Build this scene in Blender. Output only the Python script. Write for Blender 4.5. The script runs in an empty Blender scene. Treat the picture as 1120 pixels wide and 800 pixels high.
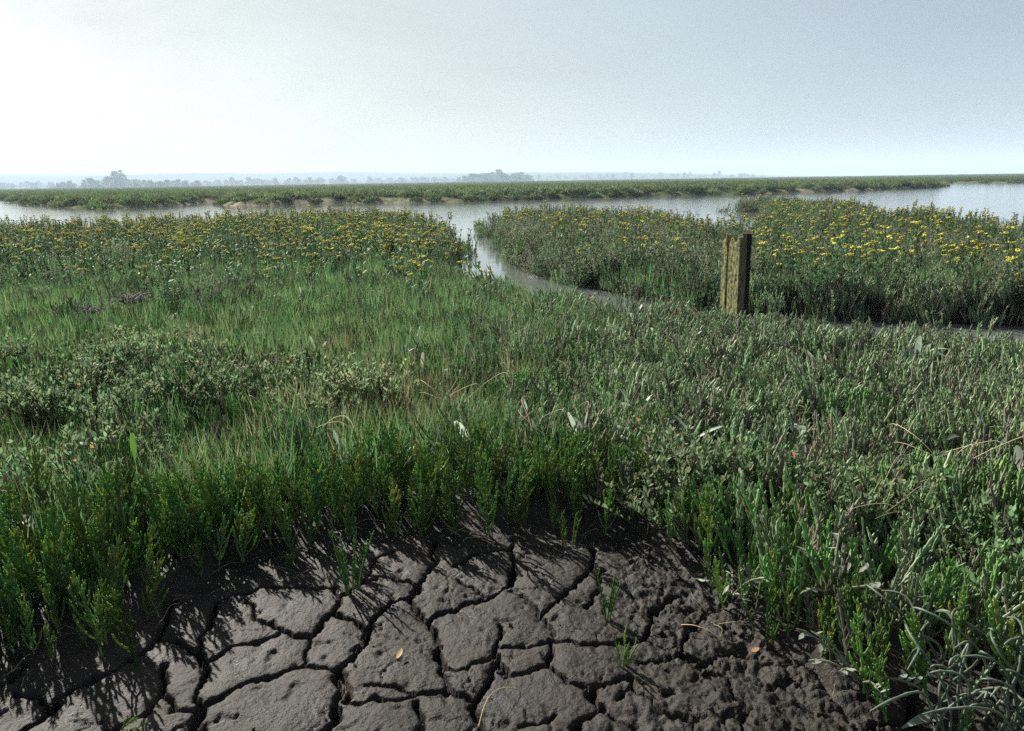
import bpy, math, random
import numpy as np
from mathutils import Matrix, Vector, Euler

rng = np.random.default_rng(11)
random.seed(4)
R = math.radians
scene = bpy.context.scene
COL = scene.collection

# ------------------------------------------------------------------ camera
CAM_H = 1.2
PITCH, ROLL = R(12.97), R(-0.87)
F = 871.0                                   # focal length in pixels of the 1120 wide photo
cam_m = Matrix.Translation((0, 0, CAM_H)) @ Matrix.Rotation(R(90) - PITCH, 4, 'X') @ Matrix.Rotation(ROLL, 4, 'Z')
cam_d = bpy.data.cameras.new('camera'); cam_d.sensor_width = 36; cam_d.lens = F / 1120 * 36
cam_d.clip_start = 0.05; cam_d.clip_end = 30000
cam = bpy.data.objects.new('camera', cam_d); cam.matrix_world = cam_m; COL.objects.link(cam)
scene.camera = cam
RM = np.array(cam_m.to_3x3())

def ground(px, py, z=0.0):
    """world x,y of photo pixel on the level z"""
    px = np.asarray(px, float); py = np.asarray(py, float)
    d = np.stack([(px - 560) / F, -(py - 400) / F, -np.ones_like(px)], -1) @ RM.T
    t = (z - CAM_H) / d[..., 2]
    return d[..., 0] * t, d[..., 1] * t

def pix(x, y, z):
    p = np.stack([x, y, np.asarray(z) - CAM_H + 0 * x], -1) @ RM
    w = np.where(-p[..., 2] > 0.05, -p[..., 2], np.nan)
    return 560 + F * p[..., 0] / w, 400 - F * p[..., 1] / w

def gl(pts, z=0.0):
    a = np.array(pts, float); x, y = ground(a[:, 0], a[:, 1], z)
    return np.stack([x, y], -1)

# ------------------------------------------------------------------ noise
_perm = rng.permutation(4096)
_ang = rng.random(4096) * 2 * np.pi
_gx, _gy = np.cos(_ang), np.sin(_ang)
def perlin(x, y):
    xi = np.floor(x).astype(np.int64); yi = np.floor(y).astype(np.int64)
    xf = x - xi; yf = y - yi
    u = xf * xf * xf * (xf * (xf * 6 - 15) + 10); v = yf * yf * yf * (yf * (yf * 6 - 15) + 10)
    def g(ix, iy, dx, dy):
        h = _perm[(_perm[ix & 4095] + iy) & 4095]
        return _gx[h] * dx + _gy[h] * dy
    a = g(xi, yi, xf, yf); b = g(xi + 1, yi, xf - 1, yf)
    c = g(xi, yi + 1, xf, yf - 1); d = g(xi + 1, yi + 1, xf - 1, yf - 1)
    return ((a + u * (b - a)) + v * ((c + u * (d - c)) - (a + u * (b - a)))) * 1.5
def fbm(x, y, f, o=3, s=0.0):
    t = 0; a = 1.0
    for i in range(o):
        t = t + a * perlin(x * f + s + i * 17.3, y * f - s + i * 9.1); a *= .5; f *= 2.03
    return t
def sm(a, b, x):
    t = np.clip((x - a) / (b - a), 0, 1); return t * t * (3 - 2 * t)

def seg_dist(P, A, B):
    ab = B - A; l = max((ab ** 2).sum(), 1e-12)
    t = np.clip(((P - A) @ ab) / l, 0, 1)
    q = P - A - t[:, None] * ab
    return np.sqrt((q ** 2).sum(1))
def poly_sd(P, poly):
    """signed distance, negative inside"""
    n = len(poly); d = np.full(len(P), 1e9); ins = np.zeros(len(P), bool)
    for i in range(n):
        A = poly[i]; B = poly[(i + 1) % n]
        d = np.minimum(d, seg_dist(P, A, B))
        if A[1] != B[1]:
            c = ((A[1] > P[:, 1]) != (B[1] > P[:, 1])) & (P[:, 0] < (B[0] - A[0]) * (P[:, 1] - A[1]) / (B[1] - A[1]) + A[0])
            ins ^= c
    return np.where(ins, -d, d)

# ------------------------------------------------------------------ layout
WZ = -0.12                                                     # water level
EDGE = gl([(-420, 790), (-150, 752), (0, 721), (70, 714), (135, 699), (185, 658), (250, 618), (330, 597), (400, 586), (470, 580),
           (560, 580), (640, 580), (695, 594), (735, 622), (775, 650), (812, 668), (850, 695), (885, 722), (915, 760), (985, 790),
           (1040, 800), (1180, 830)], 0.0)
EDGE = EDGE[np.argsort(EDGE[:, 0])]
def y_edge(x):
    return np.interp(x, EDGE[:, 0], EDGE[:, 1]) + 0.035 * perlin(x * 5.1, x * 0 + 3.3)

TOPZ = .36
shore_a = gl([(-500, 252), (-200, 248), (0, 244), (100, 241), (200, 238), (300, 233), (370, 230.5), (420, 230.5), (470, 235), (496, 243), (514, 253)], .41)
creek_l = gl([(506, 266), (505, 280), (494, 292), (490, 304)], WZ)
creek_n = np.concatenate([gl([(512, 304), (560, 307)], .17), gl([(600, 319), (650, 326), (700, 332), (780, 341), (860, 346), (960, 355), (1120, 368), (1500, 391)], .18)])
creek_f = gl([(1500, 380), (1120, 359), (960, 353), (850, 350), (740, 337), (650, 318), (590, 303), (560, 290), (548, 274), (532, 256), (522, 246)], WZ)
shore_b = gl([(527, 236), (560, 229), (640, 227), (700, 229), (750, 233)], .41)
bay = np.concatenate([gl([(768, 238), (785, 243), (815, 243.5), (836, 236)], TOPZ), gl([(838, 233), (815, 232.4), (796, 231.6)], WZ)])
shore_c = np.concatenate([gl([(786, 219.), (815, 217.5), (840, 217)], TOPZ), gl([(880, 217.5), (930, 218), (955, 222), (975, 229), (1000, 228), (1020, 224), (1060, 232), (1120, 239), (1500, 262)], .43)])
far_s = gl([(1700, 197), (1300, 198), (1120, 200.3), (1040, 200.6), (960, 200.9), (960, 202.2), (1012, 203.), (1033, 204), (1026, 205.2), (990, 206.6), (950, 208.3), (900, 210), (850, 212), (730, 215), (600, 218), (500, 221), (440, 222), (370, 222.5), (320, 224.5),
            (250, 226), (243, 221), (180, 226.5), (110, 229), (60, 226), (30, 223.5), (8, 219), (-10, 215.5), (-60, 216.5), (-300, 219), (-700, 224)], WZ)
WATER = np.concatenate([shore_a, creek_l, creek_n, creek_f, shore_b, bay, shore_c, far_s])

def water_sd(P):
    """>0 on land"""
    far = P[:, 1] > 42; w = np.where(far, 1.1, np.clip(0.012 * P[:, 1], .05, .25)); f = np.where(far, .16, .8)
    Q = P + np.stack([perlin(P[:, 0] * f, P[:, 1] * f), perlin(P[:, 0] * f + 40, P[:, 1] * f)], -1) * w[:, None]
    return poly_sd(Q, WATER)

CR = []
def crk(w, *pts): CR.append((w, gl(pts)))
crk(1.15, (5, 815), (25, 798), (52, 772), (78, 752), (120, 732), (142, 720), (170, 700), (180, 680), (188, 655))
crk(.8, (52, 772), (38, 760), (22, 755)); crk(.8, (-40, 765), (0, 750), (15, 742), (30, 722))
crk(1., (100, 802), (132, 790), (155, 780), (175, 762), (180, 740), (178, 728))
crk(.9, (175, 762), (192, 772), (216, 776), (222, 750), (226, 728), (217, 712), (190, 700), (172, 698))
crk(.9, (217, 712), (225, 688), (232, 672), (240, 655)); crk(.9, (216, 776), (212, 790), (222, 812))
crk(.9, (228, 720), (235, 715), (250, 707), (280, 701), (302, 696), (308, 688)); crk(.7, (308, 688), (295, 681), (280, 677), (277, 670), (270, 655))
crk(1., (308, 690), (322, 692), (340, 694), (352, 683), (362, 670), (370, 653), (367, 640))
crk(.7, (340, 695), (337, 710), (330, 725)); crk(1., (340, 725), (370, 731), (385, 720), (400, 700), (405, 692), (392, 680), (370, 672), (362, 672))
crk(1., (222, 770), (240, 762), (260, 750), (285, 742), (315, 730), (330, 725), (340, 725)); crk(1.25, (368, 732), (370, 755), (368, 775), (355, 800), (350, 820))
crk(.8, (372, 732), (380, 740), (381, 765), (395, 771), (420, 766), (445, 762), (452, 760)); crk(1., (400, 750), (435, 750), (460, 756), (495, 752))
crk(1., (405, 692), (410, 674), (427, 660), (447, 657), (457, 643), (470, 625), (476, 608), (475, 590)); crk(.8, (370, 652), (382, 645), (398, 635), (415, 631), (455, 638))
crk(1., (447, 657), (460, 672), (470, 680), (477, 704), (484, 727), (497, 750), (520, 768)); crk(1., (470, 681), (497, 665), (532, 652), (560, 640), (562, 620), (560, 590))
crk(.8, (497, 617), (525, 602), (560, 600)); crk(.7, (505, 632), (520, 642), (532, 650)); crk(.7, (490, 728), (510, 730), (540, 715), (552, 690), (548, 682))
crk(.9, (552, 705), (580, 702), (602, 698), (605, 708), (600, 725), (580, 732), (555, 737), (545, 725), (545, 714)); crk(1.2, (542, 722), (537, 740), (525, 755), (520, 770), (525, 798), (524, 820))
crk(.8, (462, 818), (462, 790), (458, 768)); crk(.9, (600, 728), (622, 745), (645, 750), (660, 743), (690, 740), (695, 750), (675, 762))
crk(1., (645, 752), (657, 775), (640, 790), (622, 804)); crk(.6, (570, 795), (590, 788), (610, 783)); crk(.8, (607, 692), (592, 672), (580, 660), (562, 645))
crk(.9, (602, 696), (625, 702), (655, 704), (685, 700), (705, 698), (712, 680), (716, 668)); crk(.8, (610, 655), (622, 648), (635, 632), (648, 618), (650, 600))
crk(.7, (592, 672), (612, 655)); crk(.6, (640, 662), (655, 645), (660, 625)); crk(.9, (712, 670), (725, 657), (745, 650)); crk(.8, (695, 750), (717, 770), (745, 782), (770, 800))
crk(.7, (700, 722), (722, 720), (745, 718), (770, 725)); crk(.7, (745, 718), (750, 690), (770, 672)); crk(.6, (770, 725), (800, 745), (815, 780), (812, 815)); crk(.6, (770, 725), (800, 712), (830, 716))
crk(.5, (395, 635), (410, 612), (430, 600)); crk(.5, (240, 655), (300, 640), (367, 640)); crk(.6, (657, 775), (690, 790), (715, 815))

def voronoi_edge(x, y, s, seed):
    """distance to the nearest cell border of a jittered grid of cells of size s"""
    r = np.random.default_rng(seed); T = 64; jx = r.random((T, T)); jy = r.random((T, T))
    gx = np.floor(x / s).astype(int); gy = np.floor(y / s).astype(int)
    best = np.full(x.shape, 1e9); bx = np.zeros_like(x); by = np.zeros_like(y); cand = []
    for dx in (-1, 0, 1):
        for dy in (-1, 0, 1):
            cx = gx + dx; cy = gy + dy
            sx = (cx + .1 + .8 * jx[cx % T, cy % T]) * s; sy = (cy + .1 + .8 * jy[cx % T, cy % T]) * s
            cand.append((sx, sy)); d = (sx - x) ** 2 + (sy - y) ** 2; m = d < best
            best = np.where(m, d, best); bx = np.where(m, sx, bx); by = np.where(m, sy, by)
    e = np.full(x.shape, 1e9)
    for sx, sy in cand:
        vx = sx - bx; vy = sy - by; l = np.sqrt(vx * vx + vy * vy)
        ok = l > 1e-6
        dd = ((sx + bx) / 2 - x) * vx / np.where(ok, l, 1) + ((sy + by) / 2 - y) * vy / np.where(ok, l, 1)
        e = np.where(ok, np.minimum(e, dd), e)
    return e

def mud_relief(x, y):
    """height of the cracked mud (plates, cracks, lumps), metres"""
    u, v = pix(x, y, 0 * x)
    wx = x + .016 * perlin(x * 16, y * 16) + .007 * perlin(x * 50, y * 50); wy = y + .016 * perlin(x * 16 + 9, y * 16) + .007 * perlin(x * 50 + 7, y * 50)
    P = np.stack([wx, wy], -1); d = np.full(len(x), 1e9)
    for w, pl in CR:
        lo = pl.min(0) - .12; hi = pl.max(0) + .12
        m = (P[:, 0] > lo[0]) & (P[:, 0] < hi[0]) & (P[:, 1] > lo[1]) & (P[:, 1] < hi[1])
        if not m.any(): continue
        dm = d[m]
        for i in range(len(pl) - 1): dm = np.minimum(dm, seg_dist(P[m], pl[i], pl[i + 1]) / w)
        d[m] = dm
    ve = voronoi_edge(wx, wy, .26, 5)
    un = np.nan_to_num(u, nan=-999.); vn = np.nan_to_num(v, nan=999.)
    d = np.minimum(d, ve + .08 * (1 - np.maximum(np.maximum(1 - sm(-90, -20, un), sm(860, 960, un)), sm(810, 850, vn))))
    rough = sm(600, 800, np.nan_to_num(u, nan=0.))                 # crumbly mud to the right
    ve2 = voronoi_edge(x + .02 * perlin(x * 22, y * 22), y + .02 * perlin(x * 22, y * 22 + 5), .085, 8)
    wid = .0068 * (1 + .35 * perlin(x * 9, y * 9))
    h = -.04 * (1 - sm(wid * .4, wid * 1.35, d))
    h -= .008 * np.exp(-d / .016) + .003 * np.exp(-d / .05)
    ve3 = voronoi_edge(wx + .01 * perlin(x * 35, y * 35), wy + .01 * perlin(x * 35 + 4, y * 35), .115, 12); h -= .009 * (1 - sm(.0008, .0042, ve3)) * sm(-.05, .3, perlin(x * 4.2 + 6, y * 4.2)) 
    h += .008 * fbm(x, y, 4, 2) + .0022 * fbm(x, y, 24, 3) * (1 + 2.2 * rough) + .0017 * fbm(x, y, 80, 3) * (1 + 2.2 * rough)
    pit = perlin(x * 21 + 3, y * 21); h -= .012 * sm(.42, .75, pit) * (.55 + .45 * rough)
    h += rough * (-.014 * (1 - sm(.0, .02, ve2)) * sm(-.25, .3, perlin(x * 3.5, y * 3.5 + 8)) + .009 * fbm(x, y, 11, 2, 3.))
    inc = 1 - sm(wid * .5, wid * 1.3, d); h += inc * .012 * (perlin(x * 60, y * 60) + perlin(x * 28, y * 28))
    return h

def sandy(x, y):
    u, v = pix(x, y, 0 * x); u = np.nan_to_num(u, nan=-999.)
    return np.clip(np.exp(-((u - 300) / 75) ** 4) + .6 * np.exp(-((u - 430) / 60) ** 4) + .7 * np.exp(-((u - 900) / 70) ** 4) + .5 * np.exp(-((u - 180) / 35) ** 2), 0, 1)

def base_height(x, y):
    """ground height without the cracks"""
    x = np.asarray(x, float); y = np.asarray(y, float)
    z = 0.02 * perlin(x * .9, y * .9) + .01 * perlin(x * 3, y * 3)
    ye = y_edge(x); e = y - ye
    z = z * sm(0, .6, e) + .055 * sm(-.02, .16, e)
    u, v = pix(x, y, 0 * x)
    hump = np.exp(-(((x + 2.1) / 1.2) ** 2 + ((y - 4.15) / .8) ** 2)); z = z + .13 * hump
    m = (y > 4.5) | (y < -30)
    if m.any():
        P = np.stack([x[m], y[m]], -1); sd = water_sd(P)
        near = y[m] < 45
        bw = np.where(near, .28, 1.0)
        k = sm(-bw, bw, sd)
        land = np.where(near, .02, .2 + .1 * perlin(x[m] * .02, y[m] * .02) + .05 * perlin(x[m] * .1, y[m] * .1)) + np.where(near, z[m], 0)
        z[m] = -.5 + (land + .5) * k
    return z

# ------------------------------------------------------------------ materials
def mat(name): 
    m = bpy.data.materials.new(name); m.use_nodes = True; nt = m.node_tree
    for n in list(nt.nodes): nt.nodes.remove(n)
    return m, nt, nt.nodes.new('ShaderNodeOutputMaterial')
def N(nt, t, **k):
    n = nt.nodes.new(t)
    for a, b in k.items(): setattr(n, a, b)
    return n
def plant_mat(name, trans=.3, rough=.5, spec=.4, vary=.35, hue=.03):
    m, nt, out = mat(name); L = nt.links.new
    at = N(nt, 'ShaderNodeAttribute', attribute_name='col'); oi = N(nt, 'ShaderNodeObjectInfo')
    hs = N(nt, 'ShaderNodeHueSaturation'); mr = N(nt, 'ShaderNodeMapRange'); mr.inputs['To Min'].default_value = 1 - vary; mr.inputs['To Max'].default_value = 1 + vary
    L(oi.outputs['Random'], mr.inputs['Value']); L(mr.outputs[0], hs.inputs['Value'])
    m2 = N(nt, 'ShaderNodeMath', operation='MULTIPLY'); m2.inputs[1].default_value = 7.31; L(oi.outputs['Random'], m2.inputs[0])
    m3 = N(nt, 'ShaderNodeMath', operation='FRACT'); L(m2.outputs[0], m3.inputs[0])
    mh = N(nt, 'ShaderNodeMapRange'); mh.inputs['To Min'].default_value = .5 - hue; mh.inputs['To Max'].default_value = .5 + hue
    L(m3.outputs[0], mh.inputs['Value']); L(mh.outputs[0], hs.inputs['Hue']); L(at.outputs['Color'], hs.inputs['Color'])
    p = N(nt, 'ShaderNodeBsdfPrincipled'); p.inputs['Roughness'].default_value = rough; p.inputs['Specular IOR Level'].default_value = spec
    L(hs.outputs[0], p.inputs['Base Color'])
    t = N(nt, 'ShaderNodeBsdfTranslucent'); L(hs.outputs[0], t.inputs['Color'])
    mx = N(nt, 'ShaderNodeMixShader'); mx.inputs[0].default_value = trans
    L(p.outputs[0], mx.inputs[1]); L(t.outputs[0], mx.inputs[2]); L(mx.outputs[0], out.inputs[0])
    return m
M = {}
M['glass'] = plant_mat('glasswort_flesh', .55, .38, .45, .3, .025)
M['carpet'] = plant_mat('grey_green_stems', .4, .5, .35, .4, .015)
M['leaf'] = plant_mat('purslane_leaf', .42, .62, .15, .3, .025)
M['grass'] = plant_mat('grass_blade', .5, .5, .3, .5, .04)
M['aster'] = plant_mat('aster_leaf', .4, .6, .15, .35, .03)
M['strap'] = plant_mat('strap_leaf', .42, .5, .25, .25, .02)
M['petal'] = plant_mat('yellow_flower', .15, .7, .1, .2, .008)
M['straw'] = plant_mat('dry_straw', .1, .7, .2, .3, .02)
M['tree'] = plant_mat('tree_leaf', .2, .6, .2, .2, .02)

def mud_mat():
    m, nt, out = mat('mud'); L = nt.links.new
    at = N(nt, 'ShaderNodeAttribute', attribute_name='col'); geo = N(nt, 'ShaderNodeNewGeometry')
    n1 = N(nt, 'ShaderNodeTexNoise'); n1.inputs['Scale'].default_value = 5; n1.inputs['Detail'].default_value = 8; n1.inputs['Roughness'].default_value = .65
    L(geo.outputs['Position'], n1.inputs['Vector'])
    n2 = N(nt, 'ShaderNodeTexNoise'); n2.inputs['Scale'].default_value = 140; n2.inputs['Detail'].default_value = 5; n2.inputs['Roughness'].default_value = .6
    L(geo.outputs['Position'], n2.inputs['Vector'])
    r1 = N(nt, 'ShaderNodeValToRGB'); r1.color_ramp.elements[0].position = .3; r1.color_ramp.elements[0].color = (.45, .45, .48, 1); r1.color_ramp.elements[1].position = .72; r1.color_ramp.elements[1].color = (1.5, 1.38, 1.22, 1)
    L(n1.outputs['Fac'], r1.inputs[0])
    mu = N(nt, 'ShaderNodeMix', data_type='RGBA', blend_type='MULTIPLY'); mu.inputs[0].default_value = 1
    L(at.outputs['Color'], mu.inputs[6]); L(r1.outputs[0], mu.inputs[7])
    r2 = N(nt, 'ShaderNodeValToRGB'); r2.color_ramp.elements[0].position = .35; r2.color_ramp.elements[0].color = (.55, .55, .57, 1); r2.color_ramp.elements[1].position = .7; r2.color_ramp.elements[1].color = (1.35, 1.33, 1.3, 1)
    L(n2.outputs['Fac'], r2.inputs[0])
    n3 = N(nt, 'ShaderNodeTexNoise'); n3.inputs['Scale'].default_value = 1.7; n3.inputs['Detail'].default_value = 4; n3.inputs['Distortion'].default_value = .6; L(geo.outputs['Position'], n3.inputs['Vector'])
    r3 = N(nt, 'ShaderNodeValToRGB'); r3.color_ramp.elements[0].position = .38; r3.color_ramp.elements[0].color = (.62, .66, .6, 1); r3.color_ramp.elements[1].position = .62; r3.color_ramp.elements[1].color = (1.25, 1.2, 1.2, 1); L(n3.outputs['Fac'], r3.inputs[0])
    mu3 = N(nt, 'ShaderNodeMix', data_type='RGBA', blend_type='MULTIPLY'); mu3.inputs[0].default_value = 1; L(mu.outputs[2], mu3.inputs[6]); L(r3.outputs[0], mu3.inputs[7]); mu = mu3
    mu2 = N(nt, 'ShaderNodeMix', data_type='RGBA', blend_type='MULTIPLY'); mu2.inputs[0].default_value = .8
    L(mu.outputs[2], mu2.inputs[6]); L(r2.outputs[0], mu2.inputs[7])
    b = N(nt, 'ShaderNodeBump'); b.inputs['Strength'].default_value = .9; b.inputs['Distance'].default_value = .005
    L(n2.outputs['Fac'], b.inputs['Height'])
    p = N(nt, 'ShaderNodeBsdfPrincipled'); sp_ = N(nt, 'ShaderNodeSeparateXYZ'); L(geo.outputs['Position'], sp_.inputs[0])
    ms = N(nt, 'ShaderNodeMapRange'); ms.inputs['From Min'].default_value = 2.6; ms.inputs['From Max'].default_value = 4.5; ms.inputs['To Min'].default_value = .12; ms.inputs['To Max'].default_value = .0; L(sp_.outputs[1], ms.inputs['Value']); L(ms.outputs[0], p.inputs['Specular IOR Level'])
    mr = N(nt, 'ShaderNodeMapRange'); mr.inputs['From Min'].default_value = .3; mr.inputs['From Max'].default_value = .7; mr.inputs['To Min'].default_value = .45; mr.inputs['To Max'].default_value = .72
    L(n1.outputs['Fac'], mr.inputs['Value']); L(mr.outputs[0], p.inputs['Roughness'])
    L(mu2.outputs[2], p.inputs['Base Color']); L(b.outputs[0], p.inputs['Normal']); L(p.outputs[0], out.inputs[0])
    return m
M['mud'] = mud_mat()

def water_mat():
    m, nt, out = mat('tidal_water'); L = nt.links.new
    geo = N(nt, 'ShaderNodeNewGeometry'); mp = N(nt, 'ShaderNodeMapping'); mp.inputs['Scale'].default_value = (1., 1.6, 1); mp.inputs['Rotation'].default_value = (0, 0, .3)
    L(geo.outputs['Position'], mp.inputs['Vector'])
    n1 = N(nt, 'ShaderNodeTexNoise'); n1.inputs['Scale'].default_value = 1.6; n1.inputs['Detail'].default_value = 5; n1.inputs['Roughness'].default_value = .62; n1.inputs['Distortion'].default_value = .4
    L(mp.outputs[0], n1.inputs['Vector'])
    sep = N(nt, 'ShaderNodeSeparateXYZ'); L(geo.outputs['Position'], sep.inputs[0])
    mr = N(nt, 'ShaderNodeMapRange'); mr.inputs['From Min'].default_value = 16; mr.inputs['From Max'].default_value = 40; mr.inputs['To Min'].default_value = .03; mr.inputs['To Max'].default_value = .11
    L(sep.outputs[1], mr.inputs['Value'])
    b = N(nt, 'ShaderNodeBump'); b.inputs['Distance'].default_value = .11; L(mr.outputs[0], b.inputs['Strength']); L(n1.outputs['Fac'], b.inputs['Height'])
    p = N(nt, 'ShaderNodeBsdfPrincipled'); p.inputs['Base Color'].default_value = (.09, .1, .095, 1); p.inputs['Roughness'].default_value = .06; p.inputs['IOR'].default_value = 1.4
    L(b.outputs[0], p.inputs['Normal']); L(p.outputs[0], out.inputs[0])
    return m
M['water'] = water_mat()

def wood_mat(name, a, b_, c=None, lichen=.0):
    m, nt, out = mat(name); L = nt.links.new
    tc = N(nt, 'ShaderNodeTexCoord'); mp = N(nt, 'ShaderNodeMapping'); mp.inputs['Scale'].default_value = (60, 60, 3.5); L(tc.outputs['Object'], mp.inputs['Vector'])
    n1 = N(nt, 'ShaderNodeTexNoise'); n1.inputs['Scale'].default_value = 1; n1.inputs['Detail'].default_value = 6; n1.inputs['Roughness'].default_value = .65; L(mp.outputs[0], n1.inputs['Vector'])
    r = N(nt, 'ShaderNodeValToRGB'); r.color_ramp.elements[0].position = .32; r.color_ramp.elements[0].color = (*a, 1); r.color_ramp.elements[1].position = .68; r.color_ramp.elements[1].color = (*b_, 1)
    L(n1.outputs['Fac'], r.inputs[0]); colr = r.outputs[0]
    n2 = N(nt, 'ShaderNodeTexNoise'); n2.inputs['Scale'].default_value = 34; n2.inputs['Detail'].default_value = 6; n2.inputs['Roughness'].default_value = .7; L(tc.outputs['Object'], n2.inputs['Vector'])
    if c:
        r2 = N(nt, 'ShaderNodeValToRGB'); r2.color_ramp.elements[0].position = .62 - lichen; r2.color_ramp.elements[0].color = (0, 0, 0, 1); r2.color_ramp.elements[1].position = .7 - lichen; r2.color_ramp.elements[1].color = (1, 1, 1, 1)
        L(n2.outputs['Fac'], r2.inputs[0])
        mx = N(nt, 'ShaderNodeMix', data_type='RGBA'); L(r2.outputs[0], mx.inputs[0]); L(colr, mx.inputs[6]); mx.inputs[7].default_value = (*c, 1); colr = mx.outputs[2]
    ad = N(nt, 'ShaderNodeMath', operation='ADD'); L(n1.outputs['Fac'], ad.inputs[0]); L(n2.outputs['Fac'], ad.inputs[1])
    bp = N(nt, 'ShaderNodeBump'); bp.inputs['Strength'].default_value = .8; bp.inputs['Distance'].default_value = .006; L(ad.outputs[0], bp.inputs['Height'])
    p = N(nt, 'ShaderNodeBsdfPrincipled'); p.inputs['Roughness'].default_value = .9; p.inputs['Specular IOR Level'].default_value = .08; L(colr, p.inputs['Base Color']); L(bp.outputs[0], p.inputs['Normal']); L(p.outputs[0], out.inputs[0])
    return m
M['plank'] = wood_mat('lichen_covered_wood', (.045, .04, .025), (.15, .13, .075), (.23, .23, .095), .17)
M['dark_wood'] = wood_mat('near_black_wood', (.008, .007, .006), (.02, .018, .014))  # near-black grain for the upright, much darker than the plank

# ------------------------------------------------------------------ mesh builder
class Geo:
    def __init__(s): s.v = []; s.f = []; s.c = []; s.n = 0
    def add(s, V, Fq, C):
        V = np.asarray(V, float); s.v.append(V); s.f.append(np.asarray(Fq) + s.n); s.n += len(V)
        C = np.asarray(C, float); s.c.append(np.broadcast_to(C, (len(V), 3)) if C.ndim == 1 else C)
    def mesh(s, name, m, smooth=True):
        V = np.concatenate(s.v); Fq = np.concatenate(s.f); C = np.concatenate(s.c)
        me = bpy.data.meshes.new(name); nf = len(Fq)
        me.vertices.add(len(V)); me.vertices.foreach_set('co', V.astype(np.float32).ravel())
        me.loops.add(nf * 4); me.loops.foreach_set('vertex_index', Fq.astype(np.int32).ravel())
        me.polygons.add(nf); me.polygons.foreach_set('loop_start', np.arange(nf, dtype=np.int32) * 4)
        me.polygons.foreach_set('loop_total', np.full(nf, 4, np.int32))
        me.polygons.foreach_set('use_smooth', np.full(nf, smooth))
        me.update(calc_edges=True)
        a = me.attributes.new('col', 'FLOAT_COLOR', 'POINT')
        a.data.foreach_set('color', np.concatenate([C, np.ones((len(C), 1))], 1).astype(np.float32).ravel())
        me.materials.append(m); return me
def nrm(a): return a / np.maximum(np.linalg.norm(a, axis=-1, keepdims=True), 1e-9)

def tube(g, P, rad, k, c):
    P = np.asarray(P, float); n = len(P); T = nrm(np.gradient(P, axis=0))
    ref = np.array([1., .13, .07]) if abs(T[0, 0]) < .8 else np.array([.1, 1., .05])
    A = nrm(np.cross(T, ref)); B = np.cross(T, A); th = np.arange(k) / k * 2 * np.pi
    rad = np.broadcast_to(rad, (n,))
    V = P[:, None] + rad[:, None, None] * (A[:, None] * np.cos(th)[None, :, None] + B[:, None] * np.sin(th)[None, :, None])
    i = np.arange(n - 1)[:, None] * k; j = np.arange(k)[None]; j2 = (j + 1) % k
    g.add(V.reshape(-1, 3), np.stack([i + j, i + j2, i + k + j2, i + k + j], -1).reshape(-1, 4), c)

def knob(n, r):                     # fleshy segments
    a = np.ones(n) * r; a[1::2] *= 1.22; a[0::2] *= .86; a[-1] *= .35; return a

def leaves(g, base, d, up, Ln, Wd, curl, C, m=3, fold=.25, prof=None, droop=0):
    base = np.asarray(base, float); n = len(base); d = nrm(d); side = nrm(np.cross(d, up)); nn = np.cross(side, d)
    Ln = np.broadcast_to(Ln, (n,)); Wd = np.broadcast_to(Wd, (n,)); curl = np.broadcast_to(curl, (n,))
    s = np.linspace(0, 1, m + 1); pr = prof(s) if prof else np.sin(np.pi * np.clip(s * .92 + .06, 0, 1)) ** .75
    a = np.array([-1., 0, 1.])
    V = (base[:, None, None] + d[:, None, None] * (Ln[:, None] * s)[:, :, None, None]
         + side[:, None, None] * (Wd[:, None, None] * pr[None, :, None] * a[None, None])[..., None]
         + nn[:, None, None] * ((curl * Ln)[:, None, None] * (s ** 2)[None, :, None] + (fold * Wd)[:, None, None] * (pr[None, :, None] * np.abs(a)))[..., None])
    if droop is not 0: V[..., 2] -= (np.broadcast_to(droop, (n,)) * Ln)[:, None, None] * (s ** 2.2)[None, :, None]
    o = np.arange(n)[:, None, None] * (3 * (m + 1)); i = np.arange(m)[None, :, None] * 3; j = np.arange(2)[None, None]
    Q = np.stack([o + i + j, o + i + j + 1, o + i + j + 4, o + i + j + 3], -1).reshape(-1, 4)
    C = np.broadcast_to(np.asarray(C, float), (n, 3))
    g.add(V.reshape(-1, 3), Q, np.repeat(C, 3 * (m + 1), 0))

def blades(g, base, d, Ln, Wd, bend, C, m=4):
    base = np.asarray(base, float); n = len(base); d = nrm(d); s = np.linspace(0, 1, m + 1)
    ang = rng.random(n) * 2 * np.pi; side = nrm(np.stack([np.cos(ang), np.sin(ang), 0 * ang], -1)); bd = np.stack([-np.sin(ang), np.cos(ang), -.35 + 0 * ang], -1)
    cen = base[:, None] + d[:, None] * (Ln[:, None] * s)[..., None] + bd[:, None] * ((bend * Ln)[:, None] * s ** 2)[..., None]
    w = (Wd[:, None] * (1 - s ** 1.5 * .93))[..., None]
    V = np.stack([cen - side[:, None] * w, cen + side[:, None] * w], 2)
    o = np.arange(n)[:, None] * (2 * (m + 1)); i = np.arange(m)[None] * 2
    Q = np.stack([o + i, o + i + 1, o + i + 3, o + i + 2], -1).reshape(-1, 4)
    g.add(V.reshape(-1, 3), Q, np.repeat(np.broadcast_to(C, (n, 3)), 2 * (m + 1), 0))

def jit(c, a=.2, n=None):
    c = np.array(c, float)
    if n is None: return c * (1 + (rng.random() - .5) * 2 * a)
    return c[None] * (1 + (rng.random((n, 1)) - .5) * 2 * a) * (1 + (rng.random((n, 3)) - .5) * .25 * a)

def disc_pts(n, r):
    a = rng.random(n) * 2 * np.pi; q = np.sqrt(rng.random(n)) * r
    return np.stack([q * np.cos(a), q * np.sin(a), 0 * q], -1)

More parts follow.
